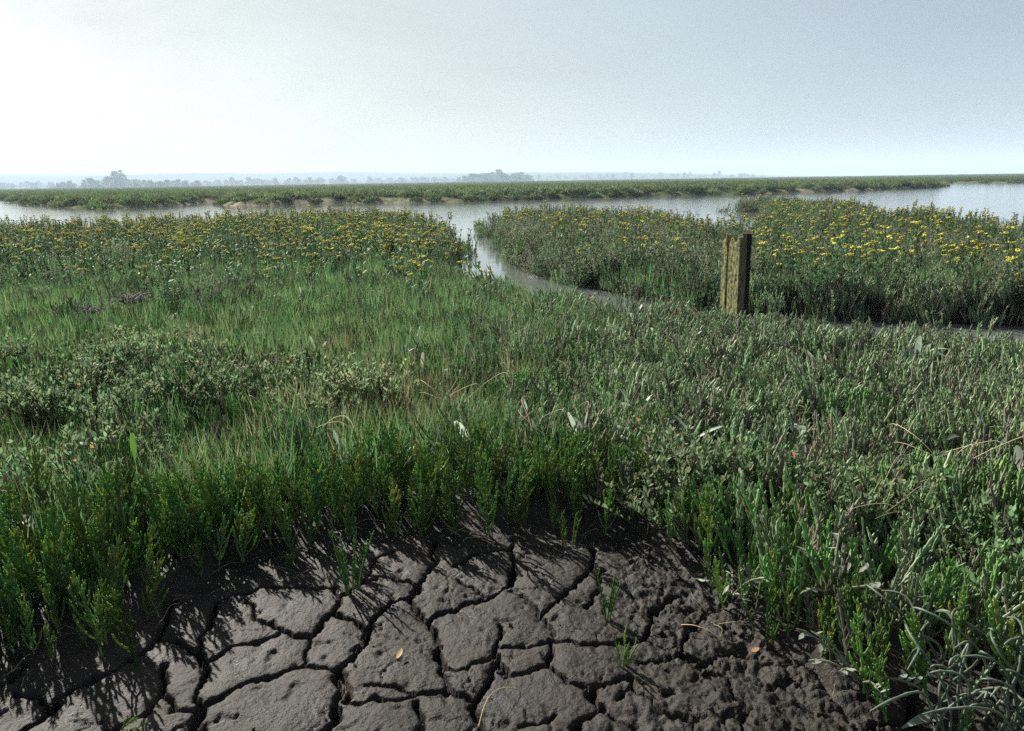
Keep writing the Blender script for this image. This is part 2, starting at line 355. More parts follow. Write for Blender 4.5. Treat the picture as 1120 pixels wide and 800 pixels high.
# ------------------------------------------------------------------ plants
GREEN = (.125, .22, .062); YEL = (.26, .3, .07)
def glasswort_mesh(i, h, green=GREEN, dens=1.0):
    g = Geo(); lean = (rng.random(2) - .5) * .18
    n = int(h / .009); t = np.linspace(0, 1, n); sp = np.stack([lean[0] * h * t ** 1.6, lean[1] * h * t ** 1.6, h * t], -1)
    base_c = jit(green, .15); tip = np.array(YEL) if rng.random() < .5 else base_c * 1.2
    cs = base_c[None] * (1 - t[:, None] ** 2) + tip[None] * t[:, None] ** 2
    tube(g, sp, knob(n, .0031) * (1.15 - .45 * t), 5, np.repeat(cs, 5, 0))
    t0 = .12; az = rng.random() * 6.28; k = 0
    while t0 < .97:
        for s in (0, math.pi):
            if rng.random() > .93 * dens: continue
            L_ = (.42 * h * (1 - t0) ** .9 + .013) * (.65 + .5 * rng.random()); a = az + s + rng.normal() * .25
            nn = max(4, min(16, int(L_ / .007))); q = np.linspace(0, 1, nn)
            out = L_ * (.62 * q - .22 * q ** 2); up = L_ * (.42 * q + .5 * q ** 1.8)
            b0 = np.array([np.interp(t0, t, sp[:, c]) for c in range(3)])
            P = b0 + np.stack([np.cos(a) * out, np.sin(a) * out, up], -1)
            cc = base_c * (.85 + .4 * rng.random()); 
            if rng.random() < .08: cc = np.array(YEL) * (.8 + .4 * rng.random())
            tube(g, P, knob(nn, .0027), 5, cc)
            if L_ > .035:
                for w in np.arange(.3, .93, .011 / L_ * 1.25):
                    for s2 in (0, math.pi):
                        if rng.random() < .45: continue
                        a2 = a + math.pi / 2 + s2 + rng.normal() * .4; l2 = .006 + .016 * rng.random() * (1 - w * .5)
                        bb = np.array([np.interp(w, q, P[:, c]) for c in range(3)]); q2 = np.linspace(0, 1, 4)
                        P2 = bb + np.stack([np.cos(a2) * l2 * (.6 * q2 - .1 * q2 ** 2), np.sin(a2) * l2 * (.6 * q2 - .1 * q2 ** 2), l2 * (.55 * q2 + .4 * q2 ** 2)], -1)
                        tube(g, P2, knob(4, .0024), 4, cc * (.9 + .3 * rng.random()))
        az += math.pi / 2; t0 += .016 / h * (1.0 + .4 * rng.random()) * (1.3 if t0 < .5 else 1)
    return g.mesh('glasswort_plant', M['glass'])

def tuft_mesh(i, n, h, r):                       # several upright glasswort stems from one root
    g = Geo()
    for b in disc_pts(n, r):
        hh = h * (.55 + .5 * rng.random()); m = int(hh / .008); q = np.linspace(0, 1, m); l = b[:2] / r * .35 * hh + rng.normal(size=2) * .06 * hh
        P = b + np.stack([l[0] * q ** 1.5, l[1] * q ** 1.5, hh * q], -1); c = jit(GREEN, .25) * 1.05
        tube(g, P, knob(m, .0023), 5, c)
        for w in np.arange(.25, .95, .013 / hh):
            for s in (0, math.pi):
                if rng.random() < .4: continue
                a = rng.random() * .8 + s; l2 = .008 + .02 * rng.random(); bb = np.array([np.interp(w, q, P[:, k]) for k in range(3)]); q2 = np.linspace(0, 1, 4)
                tube(g, bb + np.stack([np.cos(a) * l2 * .4 * q2, np.sin(a) * l2 * .4 * q2, l2 * q2], -1), knob(4, .0019), 4, c * (.9 + .3 * rng.random()))
    return g.mesh('glasswort_tuft', M['glass'])

def carpet_mesh(i, n=16, r=.1, hh=(.07, .19), c0=(.235, .315, .175), lean=(.2, 0), rad=.0034, alt=(.22, .2, .15), stub=1.0):
    g = Geo()
    for b in disc_pts(n, r):
        h = hh[0] + (hh[1] - hh[0]) * rng.random(); m = max(6, int(h / .012)); q = np.linspace(0, 1, m)
        l = np.array(lean) * h + rng.normal(size=2) * .13 * h
        P = b + np.stack([l[0] * q ** 1.3, l[1] * q ** 1.3, h * q], -1)
        c = jit(c0, .3) if rng.random() < .86 else jit(alt, .3)
        tube(g, P, knob(m, rad * (.75 + .5 * rng.random())), 4, c)
        for w in np.arange(.3, .92, .02 / h):
            a = rng.random() * 6.28
            for s in (0, math.pi):
                if rng.random() < .35 / stub: continue
                l2 = .012 + .028 * rng.random() * (1.1 - w); bb = np.array([np.interp(w, q, P[:, k]) for k in range(3)]); q2 = np.linspace(0, 1, 4)
                tube(g, bb + np.stack([np.cos(a + s) * l2 * .45 * q2 ** .8, np.sin(a + s) * l2 * .45 * q2 ** .8, l2 * q2], -1), knob(4, rad * .8), 3, c * (.85 + .4 * rng.random()))
    return g.mesh('carpet_clump', M['carpet'])

def purslane_mesh(i, r=.15, h=.2, ns=34, c0=(.14, .21, .1)):
    g = Geo()
    for b in disc_pts(ns, r * .75):
        hh = h * (.55 + .5 * rng.random()); q = np.linspace(0, 1, 7); l = b[:2] * .8 + rng.normal(size=2) * .05
        P = b + np.stack([l[0] * q, l[1] * q, hh * q ** .9], -1)
        tube(g, P, .0022 * (1.1 - .5 * q), 4, jit((.15, .12, .08), .2))
        nl = 23; w = .22 + .78 * np.sort(rng.random(nl)); bb = np.stack([np.interp(w, q, P[:, k]) for k in range(3)], -1)
        a = rng.random(nl) * 6.28; el = .5 + .8 * rng.random(nl)
        d = np.stack([np.cos(a) * np.cos(el), np.sin(a) * np.cos(el), np.sin(el)], -1)
        C = jit(c0, .25, nl); mk = rng.random(nl) < .07; C[mk] = jit((.22, .21, .12), .3, mk.sum()); mk = rng.random(nl) < .008; C[mk] = jit((.4, .2, .09), .2, mk.sum())
        leaves(g, bb, d, np.array([[0, 0, 1.]]) + rng.normal(size=(nl, 3)) * .3, (.016 + .014 * rng.random(nl)), .0038 + .0022 * rng.random(nl), .1 * rng.normal(size=nl), C, 3, .15)
    return g.mesh('purslane_bush', M['leaf'])

def grass_mesh(i, n=90, r=.12, h=(.07, .22), c0=(.09, .178, .066), alt=(.2, .19, .1), pa=.12, w=.0014):
    g = Geo(); b = disc_pts(n, r); C = jit(c0, .35, n); mk = rng.random(n) < pa; C[mk] = jit(alt, .3, mk.sum())
    d = np.stack([rng.normal(size=n) * .26 + .06, rng.normal(size=n) * .26, 1 + 0 * C[:, 0]], -1)
    blades(g, b, d, h[0] + (h[1] - h[0]) * rng.random(n), w * (.7 + .7 * rng.random(n)), .22 * rng.random(n), C)
    return g.mesh('grass_tuft', M['grass'])

def head_discs(g, cen, r, C):                    # small flattened flower heads
    n = len(cen); k = 6; th = np.arange(k) / k * 2 * np.pi
    prof = [(.25, -.75), (.85, -.25), (1., .1), (.55, .45), (.05, .5)]
    V = np.stack([np.stack([rr * np.cos(th), rr * np.sin(th), zz + 0 * th], -1) for rr, zz in prof], 0)
    V = cen[:, None, None] + V[None] * r[:, None, None, None]
    m = len(prof); o = np.arange(n)[:, None, None] * (m * k); i = np.arange(m - 1)[None, :, None] * k; j = np.arange(k)[None, None]; j2 = (j + 1) % k
    Q = np.stack([o + i + j, o + i + j2, o + i + k + j2, o + i + k + j], -1).reshape(-1, 4)
    g.add(V.reshape(-1, 3), Q, np.repeat(C, m * k, 0))

def aster_parts(i, h, flowers, fol=(.07, .14, .055), nst=3):
    out = []
    for b in disc_pts(nst, .05):
        gs, gl_, gf = Geo(), Geo(), Geo()
        hh = h * (.75 + .3 * rng.random()); q = np.linspace(0, 1, 6); l = rng.normal(size=2) * .09 * hh
        P = b + np.stack([l[0] * q ** 1.4, l[1] * q ** 1.4, hh * .88 * q], -1); tube(gs, P, .0034 * (1.1 - .5 * q), 4, jit((.07, .085, .04), .2))
        nl = 19; w = .08 + .9 * rng.random(nl); bb = np.stack([np.interp(w, q, P[:, k]) for k in range(3)], -1); a = rng.random(nl) * 6.28; el = .45 + .75 * rng.random(nl)
        d = np.stack([np.cos(a) * np.cos(el), np.sin(a) * np.cos(el), np.sin(el)], -1); C = jit(fol, .35, nl); mk = rng.random(nl) < .035; C[mk] = jit((.2, .19, .13), .3, mk.sum())
        leaves(gl_, bb, d, np.array([[0, 0, 1.]]) + rng.normal(size=(nl, 3)) * .25, (.09 - .045 * w) * (.7 + .6 * rng.random(nl)), .006 + .0045 * rng.random(nl), -.12 + .1 * rng.normal(size=nl), C, 4, .2)
        top = P[-1]
        for _ in range(4):
            e = top + np.array([rng.normal() * .011, rng.normal() * .011, hh * .1 + rng.normal() * .006]); tube(gs, [top - [0, 0, .02], (top + e) / 2 + [0, 0, -.005], e], .0014, 3, jit((.07, .1, .04), .2))
            n = 3; cen = e + np.stack([rng.normal(size=n) * .009, rng.normal(size=n) * .009, rng.normal(size=n) * .003], -1)
            if flowers: head_discs(gf, cen, .0066 + .0036 * rng.random(n), jit((.64, .6, .11) if rng.random() < .94 else (.65, .45, .06), .2, n))
            else: head_discs(gf, cen, .0045 + .002 * rng.random(n), jit((.12, .14, .04), .3, n))
        out.append((gs.mesh('stem', M['aster']), gl_.mesh('foliage', M['aster']), gf.mesh('flower_head', M['petal'])))
    return out

def joined(name, meshes):
    """one mesh holding several, materials kept"""
    g = Geo(); mi = []; mats = []
    for me in meshes:
        n = len(me.vertices); V = np.zeros(n * 3, np.float32); me.vertices.foreach_get('co', V); q = np.zeros(len(me.loops), np.int32); me.loops.foreach_get('vertex_index', q)
        c = np.zeros(n * 4, np.float32); me.attributes['col'].data.foreach_get('color', c)
        if me.materials[0] not in mats: mats.append(me.materials[0])
        mi += [mats.index(me.materials[0])] * (len(q) // 4); g.add(V.reshape(-1, 3), q.reshape(-1, 4), c.reshape(-1, 4)[:, :3])
    o = g.mesh(name, mats[0])
    for k in mats[1:]: o.materials.append(k)
    o.polygons.foreach_set('material_index', np.array(mi, np.int32)); return o

def strap_mesh(i, n=6, Lr=(.07, .15), w=.012, c0=(.23, .285, .21), arch=.6):
    g = Geo(); a = rng.random(n) * 6.28; el = .7 + .7 * rng.random(n); d = np.stack([np.cos(a) * np.cos(el), np.sin(a) * np.cos(el), np.sin(el)], -1)
    C = jit(c0, .25, n); pr = lambda s: (np.clip(s * 1.6 + .2, 0, 1) * np.sqrt(np.clip(1 - (s * .97) ** 4, 0, 1)))
    leaves(g, disc_pts(n, .02), d, np.array([[0, 0, 1.]]) + rng.normal(size=(n, 3)) * .3, Lr[0] + (Lr[1] - Lr[0]) * rng.random(n), w * (.6 + .7 * rng.random(n)), -.1 + .1 * rng.normal(size=n), C, 7, .3, pr, arch * rng.random(n) * 1.3)
    return g.mesh('strap_leaf', M['strap'])

def stalk_mesh(i, n=5, L_=.3, flat=.25, rad=.0016, c0=(.42, .34, .22)):
    g = Geo()
    for _ in range(n):
        l = L_ * (.5 + .6 * rng.random()); q = np.linspace(0, 1, 9); a = rng.random() * 6.28; b = rng.normal(size=3) * [.05, .05, .015]
        P = b + np.stack([np.cos(a) * l * q + .08 * l * np.sin(q * 5 + a), np.sin(a) * l * q + .08 * l * np.sin(q * 4), l * (flat + .3 * rng.random()) * np.sin(q * 2.3)], -1)
        tube(g, P, rad * (1.1 - .6 * q), 4, jit(c0, .3))
    return g.mesh('dry_stalk', M['straw'])

def bank_clump_mesh(i, r=.5, h=.5, n=260, c0=(.085, .13, .05)):
    g = Geo(); b = disc_pts(n, r); z = h * (1 - (np.linalg.norm(b[:, :2], axis=1) / r) ** 2 * .6) * (.15 + .9 * rng.random(n)); b[:, 2] = z * .8
    d = np.stack([rng.normal(size=n) * .5, rng.normal(size=n) * .5, .7 + .6 * rng.random(n)], -1)
    C = jit(c0, .45, n); mk = rng.random(n) < .1; C[mk] = jit((.14, .13, .05), .3, mk.sum())
    leaves(g, b, d, np.array([[0, 0, 1.]]) + rng.normal(size=(n, 3)) * .5, .1 + .1 * rng.random(n), .018 + .016 * rng.random(n), 0 * z, C, 2, .1)
    return g.mesh('bank_clump', M['aster'])

PROTO_STORE = {}
def proto_col(name, meshes):
    c = bpy.data.collections.new(name)
    for i, me in enumerate(meshes):
        o = bpy.data.objects.new('%s_%02d' % (name, i), me); c.objects.link(o)
    return c

def tag(o, label=None, cat=None, group=None, kind=None):
    if label: o['label'] = label
    if cat: o['category'] = cat
    if group: o['group'] = group
    if kind: o['kind'] = kind
    return o

def stuff(name, protos, pts, rot, scl, idx, label, cat):
    """one object: plants spread over given points"""
    me = bpy.data.meshes.new(name); n = len(pts); me.vertices.add(n); me.vertices.foreach_set('co', np.asarray(pts, np.float32).ravel())
    a = me.attributes.new('rot', 'FLOAT_VECTOR', 'POINT'); a.data.foreach_set('vector', np.asarray(rot, np.float32).ravel())
    a = me.attributes.new('scl', 'FLOAT', 'POINT'); a.data.foreach_set('value', np.asarray(scl, np.float32))
    a = me.attributes.new('idx', 'INT', 'POINT'); a.data.foreach_set('value', np.asarray(idx, np.int32))
    o = bpy.data.objects.new(name, me); COL.objects.link(o); tag(o, label, cat, None, 'stuff')
    ng = bpy.data.node_groups.new(name + '_spread', 'GeometryNodeTree')
    ng.interface.new_socket('Geometry', in_out='INPUT', socket_type='NodeSocketGeometry'); ng.interface.new_socket('Geometry', in_out='OUTPUT', socket_type='NodeSocketGeometry')
    gi = ng.nodes.new('NodeGroupInput'); go = ng.nodes.new('NodeGroupOutput'); ip = ng.nodes.new('GeometryNodeInstanceOnPoints'); ci = ng.nodes.new('GeometryNodeCollectionInfo')
    ci.inputs['Collection'].default_value = proto_col(name + '_kinds', protos); ci.inputs['Separate Children'].default_value = True; ci.inputs['Reset Children'].default_value = True
    ip.inputs['Pick Instance'].default_value = True
    def na(nm, ty):
        x = ng.nodes.new('GeometryNodeInputNamedAttribute'); x.data_type = ty; x.inputs['Name'].default_value = nm; return x.outputs['Attribute']
    lk = ng.links.new; lk(gi.outputs[0], ip.inputs['Points']); lk(ci.outputs[0], ip.inputs['Instance']); lk(na('idx', 'INT'), ip.inputs['Instance Index'])
    lk(na('rot', 'FLOAT_VECTOR'), ip.inputs['Rotation']); lk(na('scl', 'FLOAT'), ip.inputs['Scale']); lk(ip.outputs[0], go.inputs[0])
    md = o.modifiers.new('spread', 'NODES'); md.node_group = ng
    return o

def rots(n, tilt=.12, lean=0.):
    return np.stack([rng.normal(size=n) * tilt, rng.normal(size=n) * tilt + lean, rng.random(n) * 6.28], -1)

# ------------------------------------------------------------------ ground sheet
def geo_steps(a, s, grow, end):
    o = []; 
    while a < end: a += s; s *= grow; o.append(a)
    return o
xf = np.arange(-1.9, 1.9, .0042)
xs = geo_steps(xf[-1], .006, 1.024, 9000); xl = geo_steps(1.9, .006, 1.024, 9000)
X = np.concatenate([-np.array(xl[::-1]), xf, xs])
yf = np.arange(1.25, 3.35, .006)
Y = np.concatenate([-np.array(geo_steps(-1.25, .02, 1.12, 6000)[::-1]), yf, geo_steps(yf[-1], .008, 1.018, 9000)])
gx, gy = np.meshgrid(X, Y); fx = gx.ravel(); fy = gy.ravel()
gz = base_height(fx, fy)
mm = (np.abs(fx) < 3.2) & (fy > .3) & (fy < 3.6)
em = fy[mm] - y_edge(fx[mm])
gz[mm] += mud_relief(fx[mm], fy[mm]) * (1 - .8 * sm(.0, .25, em))
gc = np.empty((len(fx), 3)); gc[:] = (.0222, .0208, .0194)
u_, v_ = pix(fx, fy, 0 * fx); rr = sm(560, 800, np.nan_to_num(u_)) * (fy < 4)
gc = gc * (1 - rr[:, None] * .28) + np.array([.0215, .0168, .0138]) * rr[:, None] * .28
veg = (sm(0.1, .4, fy - y_edge(fx)) * (fy > 0))[:, None]; gc = gc * (1 - veg) + np.array([.022, .02, .016]) * veg
farm = fy > 44
nz = fbm(fx[farm], fy[farm], .012, 3); kf = np.stack([.07 + .03 * nz, .1 + .02 * nz, .04 + .01 * nz], -1)
low = (1 - sm(.05, .3, gz[farm])) * (.25 + .75 * sandy(fx[farm], fy[farm])); sand = np.array([.29, .265, .23]); kf = kf * (1 - low[:, None]) + sand * low[:, None]
gc[farm] = np.clip(kf, .01, 1)
nx, ny = len(X), len(Y); ii = (np.arange(ny - 1)[:, None] * nx + np.arange(nx - 1)[None]).ravel()
g = Geo(); g.add(np.stack([fx, fy, gz], -1), np.stack([ii, ii + 1, ii + nx + 1, ii + nx], -1), gc)
gob = bpy.data.objects.new('ground', g.mesh('ground', M['mud'])); COL.objects.link(gob); tag(gob, kind='structure')

g = Geo(); g.add([(-8800, 4.4, WZ), (8800, 4.4, WZ), (8800, 8800, WZ), (-8800, 8800, WZ)], [(0, 1, 2, 3)], (0, 0, 0))
wob = bpy.data.objects.new('water', g.mesh('water', M['water'])); COL.objects.link(wob); tag(wob, kind='structure')

# ------------------------------------------------------------------ scatter
def scatter(x0, x1, y0, y1, per_m2):
    n = int((x1 - x0) * (y1 - y0) * per_m2); x = x0 + (x1 - x0) * rng.random(n); y = y0 + (y1 - y0) * rng.random(n)
    return x, y
def in_view(x, y, m=1.25, pad=.6): return np.abs(x) < y * .643 * m + pad
def put(x, y, dz=-.008): return np.stack([x, y, base_height(x, y) + dz], -1)
def land(x, y, d=.05): return water_sd(np.stack([x, y], -1)) > d
def right_side(x, y):
    """across the creek"""
    u, v = pix(x, y, 0 * x + .1); return u, v

glass = [glasswort_mesh(i, h) for i, h in enumerate((.17, .2, .22, .24, .26, .28, .21, .19))]
carp = [carpet_mesh(i) for i in range(6)]
carp_g = [carpet_mesh(i, c0=(.14, .26, .08), lean=(.05, 0), stub=1.4) for i in range(4)]
purs = [purslane_mesh(i) for i in range(5)]
grs = [grass_mesh(i) for i in range(5)]
brn = [grass_mesh(i, c0=(.115, .15, .065), alt=(.2, .16, .1), pa=.22) for i in range(3)]
ast_f = [aster_parts(i, .4 + .05 * (i % 3), True) for i in range(5)]
ast_n = [aster_parts(i, .36 + .05 * (i % 3), False) for i in range(4)]
astj_f = [joined('sea_aster', sum(p, ())) for p in ast_f]; astj_n = [joined('sea_aster', sum(p, ())) for p in ast_n]
grey = [purslane_mesh(i, .2, .34, 30, (.155, .195, .125)) for i in range(4)]
strap = [strap_mesh(i) for i in range(6)]
stalk = [stalk_mesh(i) for i in range(5)]
bank = [bank_clump_mesh(i) for i in range(4)]

def copies(name, meshes, P, rot, scl, labels, cat, groups):
    out = []
    for k in range(len(P)):
        o = bpy.data.objects.new(name, meshes[k % len(meshes)] if isinstance(meshes, list) else meshes)
        o.location = P[k]; o.rotation_euler = rot[k]; o.scale = (scl[k],) * 3; COL.objects.link(o)
        tag(o, labels[k], cat, groups[k]); out.append(o)
    return out

# -- glasswort fringe behind the mud edge
x, y = scatter(-3.2, 3.2, .9, 4.2, 320); e = y - y_edge(x)
u, v = pix(x, y, 0 * x + .05)
dens = sm(-.06, .03, e) * (1 - sm(.2, np.where(u < 270, .9, .55), e)); dens *= np.where(u > 700, .42, 1.0) * np.where(u < 270, 2.4, 1.) * np.where((u > 560) & (u < 680), .75, 1) * (.55 + .8 * sm(-.5, .3, perlin(x * 3.3, y * 3.3)))
k = (rng.random(len(x)) < dens) & in_view(x, y, 1.2, .3); x, y, e, u, v = (a[k] for a in (x, y, e, u, v))
vis = (u > -30) & (u < 1150) & (v < 830); order = np.lexsort((e, ~vis)); x, y, e, u = (a[order] for a in (x, y, e, u))
n1 = min(300, int(vis.sum()))
sc = .55 + .65 * rng.random(len(x)); ro = rots(len(x), .16)
zone = np.where(u < 200, 0, np.where(u < 480, 1, np.where(u < 700, 2, 3)))
ZL = ['bushy bright green glasswort growing at the dark left end of the mud edge', 'upright bright green glasswort standing over the shadowed mud left of centre',
      'upright green glasswort standing along the middle of the mud edge', 'greyish green glasswort leaning over the crumbly mud on the right']
ZG = ['glasswort at the left mud edge', 'glasswort over the shadowed mud', 'glasswort at the middle of the mud edge', 'glasswort beside the crumbly mud']
copies('glasswort_plant', glass, put(x[:n1], y[:n1]), ro[:n1], sc[:n1], [ZL[z] for z in zone[:n1]], 'glasswort', [ZG[z] for z in zone[:n1]])
if len(x) > n1: stuff('glasswort_growth', glass, put(x[n1:], y[n1:]), ro[n1:], sc[n1:], rng.integers(0, 8, len(x) - n1), 'dense green glasswort growth behind the front row', 'glasswort')

# -- purslane hump on the left and right front
x, y = scatter(-6, 4.5, 1.2, 6.5, 60); e = y - y_edge(x); u, v = pix(x, y, 0 * x + .1)
pn = perlin(x * 1.6, y * 1.6)
left = np.exp(-(((x + 2.1) / 1.35) ** 2 + ((y - 4.) / .85) ** 2) ** 1.5)
right = sm(640, 800, u) * sm(.1, .3, e) * (1 - sm(1.0, 1.6, e)) * sm(-.2, .4, pn) * .8
dens = np.clip(left * (.32 + pn) + right, 0, 1) * sm(.12, .25, e)
k = (rng.random(len(x)) < dens) & in_view(x, y); x, y, u, v = (a[k] for a in (x, y, u, v))
vis = (u > -20) & (u < 1140) & (v < 820); order = np.lexsort((y, ~vis)); x, y, u = (a[order] for a in (x, y, u)); n1 = min(300, int(vis.sum()))
sc = .7 + .5 * rng.random(len(x)); ro = rots(len(x), .15); side = (u > 560).astype(int)
PL = ['low grey green purslane bush on the hump at the left', 'low grey green purslane bush among stems on the right foreground']; PG = ['purslane bushes on the left hump', 'purslane bushes on the right foreground']
copies('purslane_bush', purs, put(x[:n1], y[:n1]), ro[:n1], sc[:n1], [PL[s] for s in side[:n1]], 'purslane', [PG[s] for s in side[:n1]])
if len(x) > n1: stuff('purslane_growth', purs, put(x[n1:], y[n1:]), ro[n1:], sc[n1:], rng.integers(0, 5, len(x) - n1), 'low grey green purslane growth behind the bushes', 'purslane')

# -- right hand carpet of short grey green stems, greener towards the front and the left
x, y = scatter(-4, 8, 1.0, 8.5, 150); e = y - y_edge(x); u, v = pix(x, y, 0 * x + .1)
wgt = sm(380, 700, u + 90 * perlin(x * 1.1, y * 1.1)) * sm(.05, .3, e)
k = (rng.random(len(x)) < wgt * (.3 + .65 * sm(-.45, .1, perlin(x * 2.7 + 1, y * 2.7)))) & in_view(x, y) & land(x, y, .02) & (np.hypot(x - ground(np.array([802.]), np.array([358.]), -.05)[0][0], y - ground(np.array([802.]), np.array([358.]), -.05)[1][0]) > .34); x, y, u, v = (a[k] for a in (x, y, u, v))
front = sm(430, 560, v + 60 * perlin(x * 1.5, y * 1.5 + 7)); idx = np.where(rng.random(len(x)) < front * .65, 6 + rng.integers(0, 4, len(x)), rng.integers(0, 6, len(x)))
far = v < 385
stuff('stem_carpet', carp + carp_g, put(x, y), rots(len(x), .1, .1), (.62 + .5 * rng.random(len(x)) + .28 * sm(-.5, .5, perlin(x * 1.9, y * 1.9 + 2))), idx, 'dense carpet of short grey green succulent stems on the right', 'marsh carpet')

# -- fine grass over the middle and left
x, y = scatter(-9, 4.5, 2.2, 11, 70); e = y - y_edge(x); u, v = pix(x, y, 0 * x + .1)
wgt = (1 - sm(480, 760, u + 90 * perlin(x * 1.1, y * 1.1 + 4))) * sm(.25, .55, e) * (1 - .85 * left_hump if False else 1)
hump = np.exp(-(((x + 2.1) / 1.3) ** 2 + ((y - 4.) / .8) ** 2) ** 2)
wgt = wgt * (1 - .8 * hump) * (1 - .6 * sm(9, 11, y))
k = (rng.random(len(x)) < wgt) & in_view(x, y) & land(x, y, .05); x, y, u, v = (a[k] for a in (x, y, u, v))
br = sm(.0, .55, perlin(x * 1.1 + 3, y * 1.3)) * (v > 370) * .8 + np.exp(-(((u - 420) / 190) ** 2 + ((v - 440) / 45) ** 2)) * .7
idx = np.where(rng.random(len(x)) < br, 5 + rng.integers(0, 3, len(x)), rng.integers(0, 5, len(x)))
stuff('marsh_grass', grs + brn, put(x, y), rots(len(x), .1), .75 + .5 * rng.random(len(x)), idx, 'fine blue green marsh grass with brownish patches in the middle', 'grass')
x, y = scatter(-9, 5, 1.4, 11, 55); e = y - y_edge(x); u, v = pix(x, y, 0 * x + .1)
k = (rng.random(len(x)) < (1 - sm(500, 800, u)) * sm(.05, .2, e)) & in_view(x, y) & land(x, y); x, y = x[k], y[k]
stuff('mixed_growth', carp_g, put(x, y), rots(len(x), .12), .7 + .4 * rng.random(len(x)), rng.integers(0, 4, len(x)), 'green succulent stems mixed into the marsh grass', 'marsh growth')

# -- sea aster beds: back of the left marsh and the whole far side of the creek
x, y = scatter(-36, 38, 5.5, 48, 15); u, v = pix(x, y, 0 * x + .2)
sd = water_sd(np.stack([x, y], -1)); across = (u > 520) & (v < 365 + (u - 800) * .02) & (y > np.interp(x, creek_f[::-1, 0], creek_f[::-1, 1], left=1e9, right=6.))
wl = (.07 * sm(5.5, 7, y) + .26 * sm(7, 9, y) + .8 * sm(8.8, 12.5, y + 1.2 * perlin(x * .5, y * .5))) * (u < 560); den = np.where(across, 1.0, wl)
k = (rng.random(len(x)) < den) & (sd > -.05) & (y < 47) & in_view(x, y, 1.5, 1); x, y, u, v, across = (a[k] for a in (x, y, u, v, across))
fl_p = np.where(across, .24, .6) * (.6 + .85 * sm(-.35, .5, perlin(x * .35 + 5, y * .35)))
fl = rng.random(len(x)) < fl_p
z = base_height(x, y); sc = (.78 + .4 * rng.random(len(x)))
fx_, fy_ = x[fl], y[fl]; order = np.lexsort((fy_, ~((u[fl] > -10) & (u[fl] < 1130)))); fx_, fy_ = fx_[order], fy_[order]; fs = sc[fl][order]; fa = across[fl][order]; fu = u[fl][order]
n1 = 300
AL = ['yellow flowering sea aster in the left marsh bed behind the grass', 'yellow flowering sea aster on the far bank of the creek behind the post']
AG = ['sea asters of the left marsh bed', 'sea asters across the creek']
P = put(fx_[:n1], fy_[:n1]); ro = rots(n1, .08)
for k in range(n1):
    s = int(fa[k])
    r_ = bpy.data.objects.new('sea_aster', None); r_.empty_display_size = .1; r_.location = P[k]; r_.rotation_euler = ro[k]; r_.scale = (fs[k],) * 3; COL.objects.link(r_); tag(r_, AL[s], 'sea aster', AG[s])
    for nm, me in [(q_.name.split('.')[0], q_) for p_ in ast_f[k % 5] for q_ in p_]:
        c = bpy.data.objects.new(nm, me); c.parent = r_; COL.objects.link(c)
stuff('sea_aster_bed', astj_f, put(fx_[n1:], fy_[n1:]), rots(len(fx_) - n1, .08), fs[n1:], rng.integers(0, 5, len(fx_) - n1), 'distant bed of yellow flowering sea asters along the water', 'sea aster bed')
nx_, ny_ = x[~fl], y[~fl]; pk = rng.random(len(nx_)); 
idx = np.where(pk < np.where(across[~fl], .6, .85), rng.integers(0, 4, len(nx_)), 4 + rng.integers(0, 4, len(nx_)))
stuff('marsh_shrubs', astj_n + grey, put(nx_, ny_), rots(len(nx_), .1), sc[~fl], idx, 'dense leafy grey green marsh growth among the asters', 'marsh growth')
# low growth under the asters
x, y = scatter(-32, 34, 5.5, 34, 14); u, v = pix(x, y, 0 * x + .2); sd = water_sd(np.stack([x, y], -1))
acr = (u > 520) & (y > np.interp(x, creek_f[::-1, 0], creek_f[::-1, 1], left=1e9, right=6.))
k = (sd > -.16) & in_view(x, y, 1.5, 1) & (acr | ((y > 8) & (u < 560)) | (y > 6.2)); x, y = x[k], y[k]
stuff('marsh_undergrowth', carp + grs, put(x, y), rots(len(x), .12, .05), 1. + .7 * rng.random(len(x)), rng.integers(0, 11, len(x)), 'low grey green undergrowth below the asters', 'undergrowth')

# -- far bank
x = []; y = []
for (a, b, d) in ((44, 130, 1.1), (130, 320, .35), (320, 900, .05)):
    xx, yy = scatter(-b * .85, b * .85, a, b, d); kk = in_view(xx, yy, 1.15, 5); x.append(xx[kk]); y.append(yy[kk])
x = np.concatenate(x); y = np.concatenate(y); k = land(x, y, -.1 + .7 * sandy(x, y) * sm(-.4, .3, perlin(x * .25, y * .25))); x, y = x[k], y[k]; P = put(x, y, -.05)
stuff('far_bank_growth', bank, P, rots(len(x), .1), (.75 + .6 * rng.random(len(x))) * np.clip(y / 260, 1, 3), rng.integers(0, 4, len(x)), 'green marsh growth covering the low bank beyond the channel', 'marsh growth')

# -- strap leaves, stalks and single plants
def one(name, me, px, py, s=1., rz=0., label='', cat='', group=None, tilt=(0, 0), z=.0, dz=0.):
    gx_, gy_ = ground(np.array([px]), np.array([py]), z); h = base_height(gx_, gy_)[0]
    if gy_[0] < y_edge(gx_)[0] + .2: h += mud_relief(gx_, gy_)[0] * .9
    o = bpy.data.objects.new(name, me); o.location = (gx_[0], gy_[0], h + dz); o.rotation_euler = (tilt[0], tilt[1], rz); o.scale = (s,) * 3; COL.objects.link(o)
    return tag(o, label, cat, group)

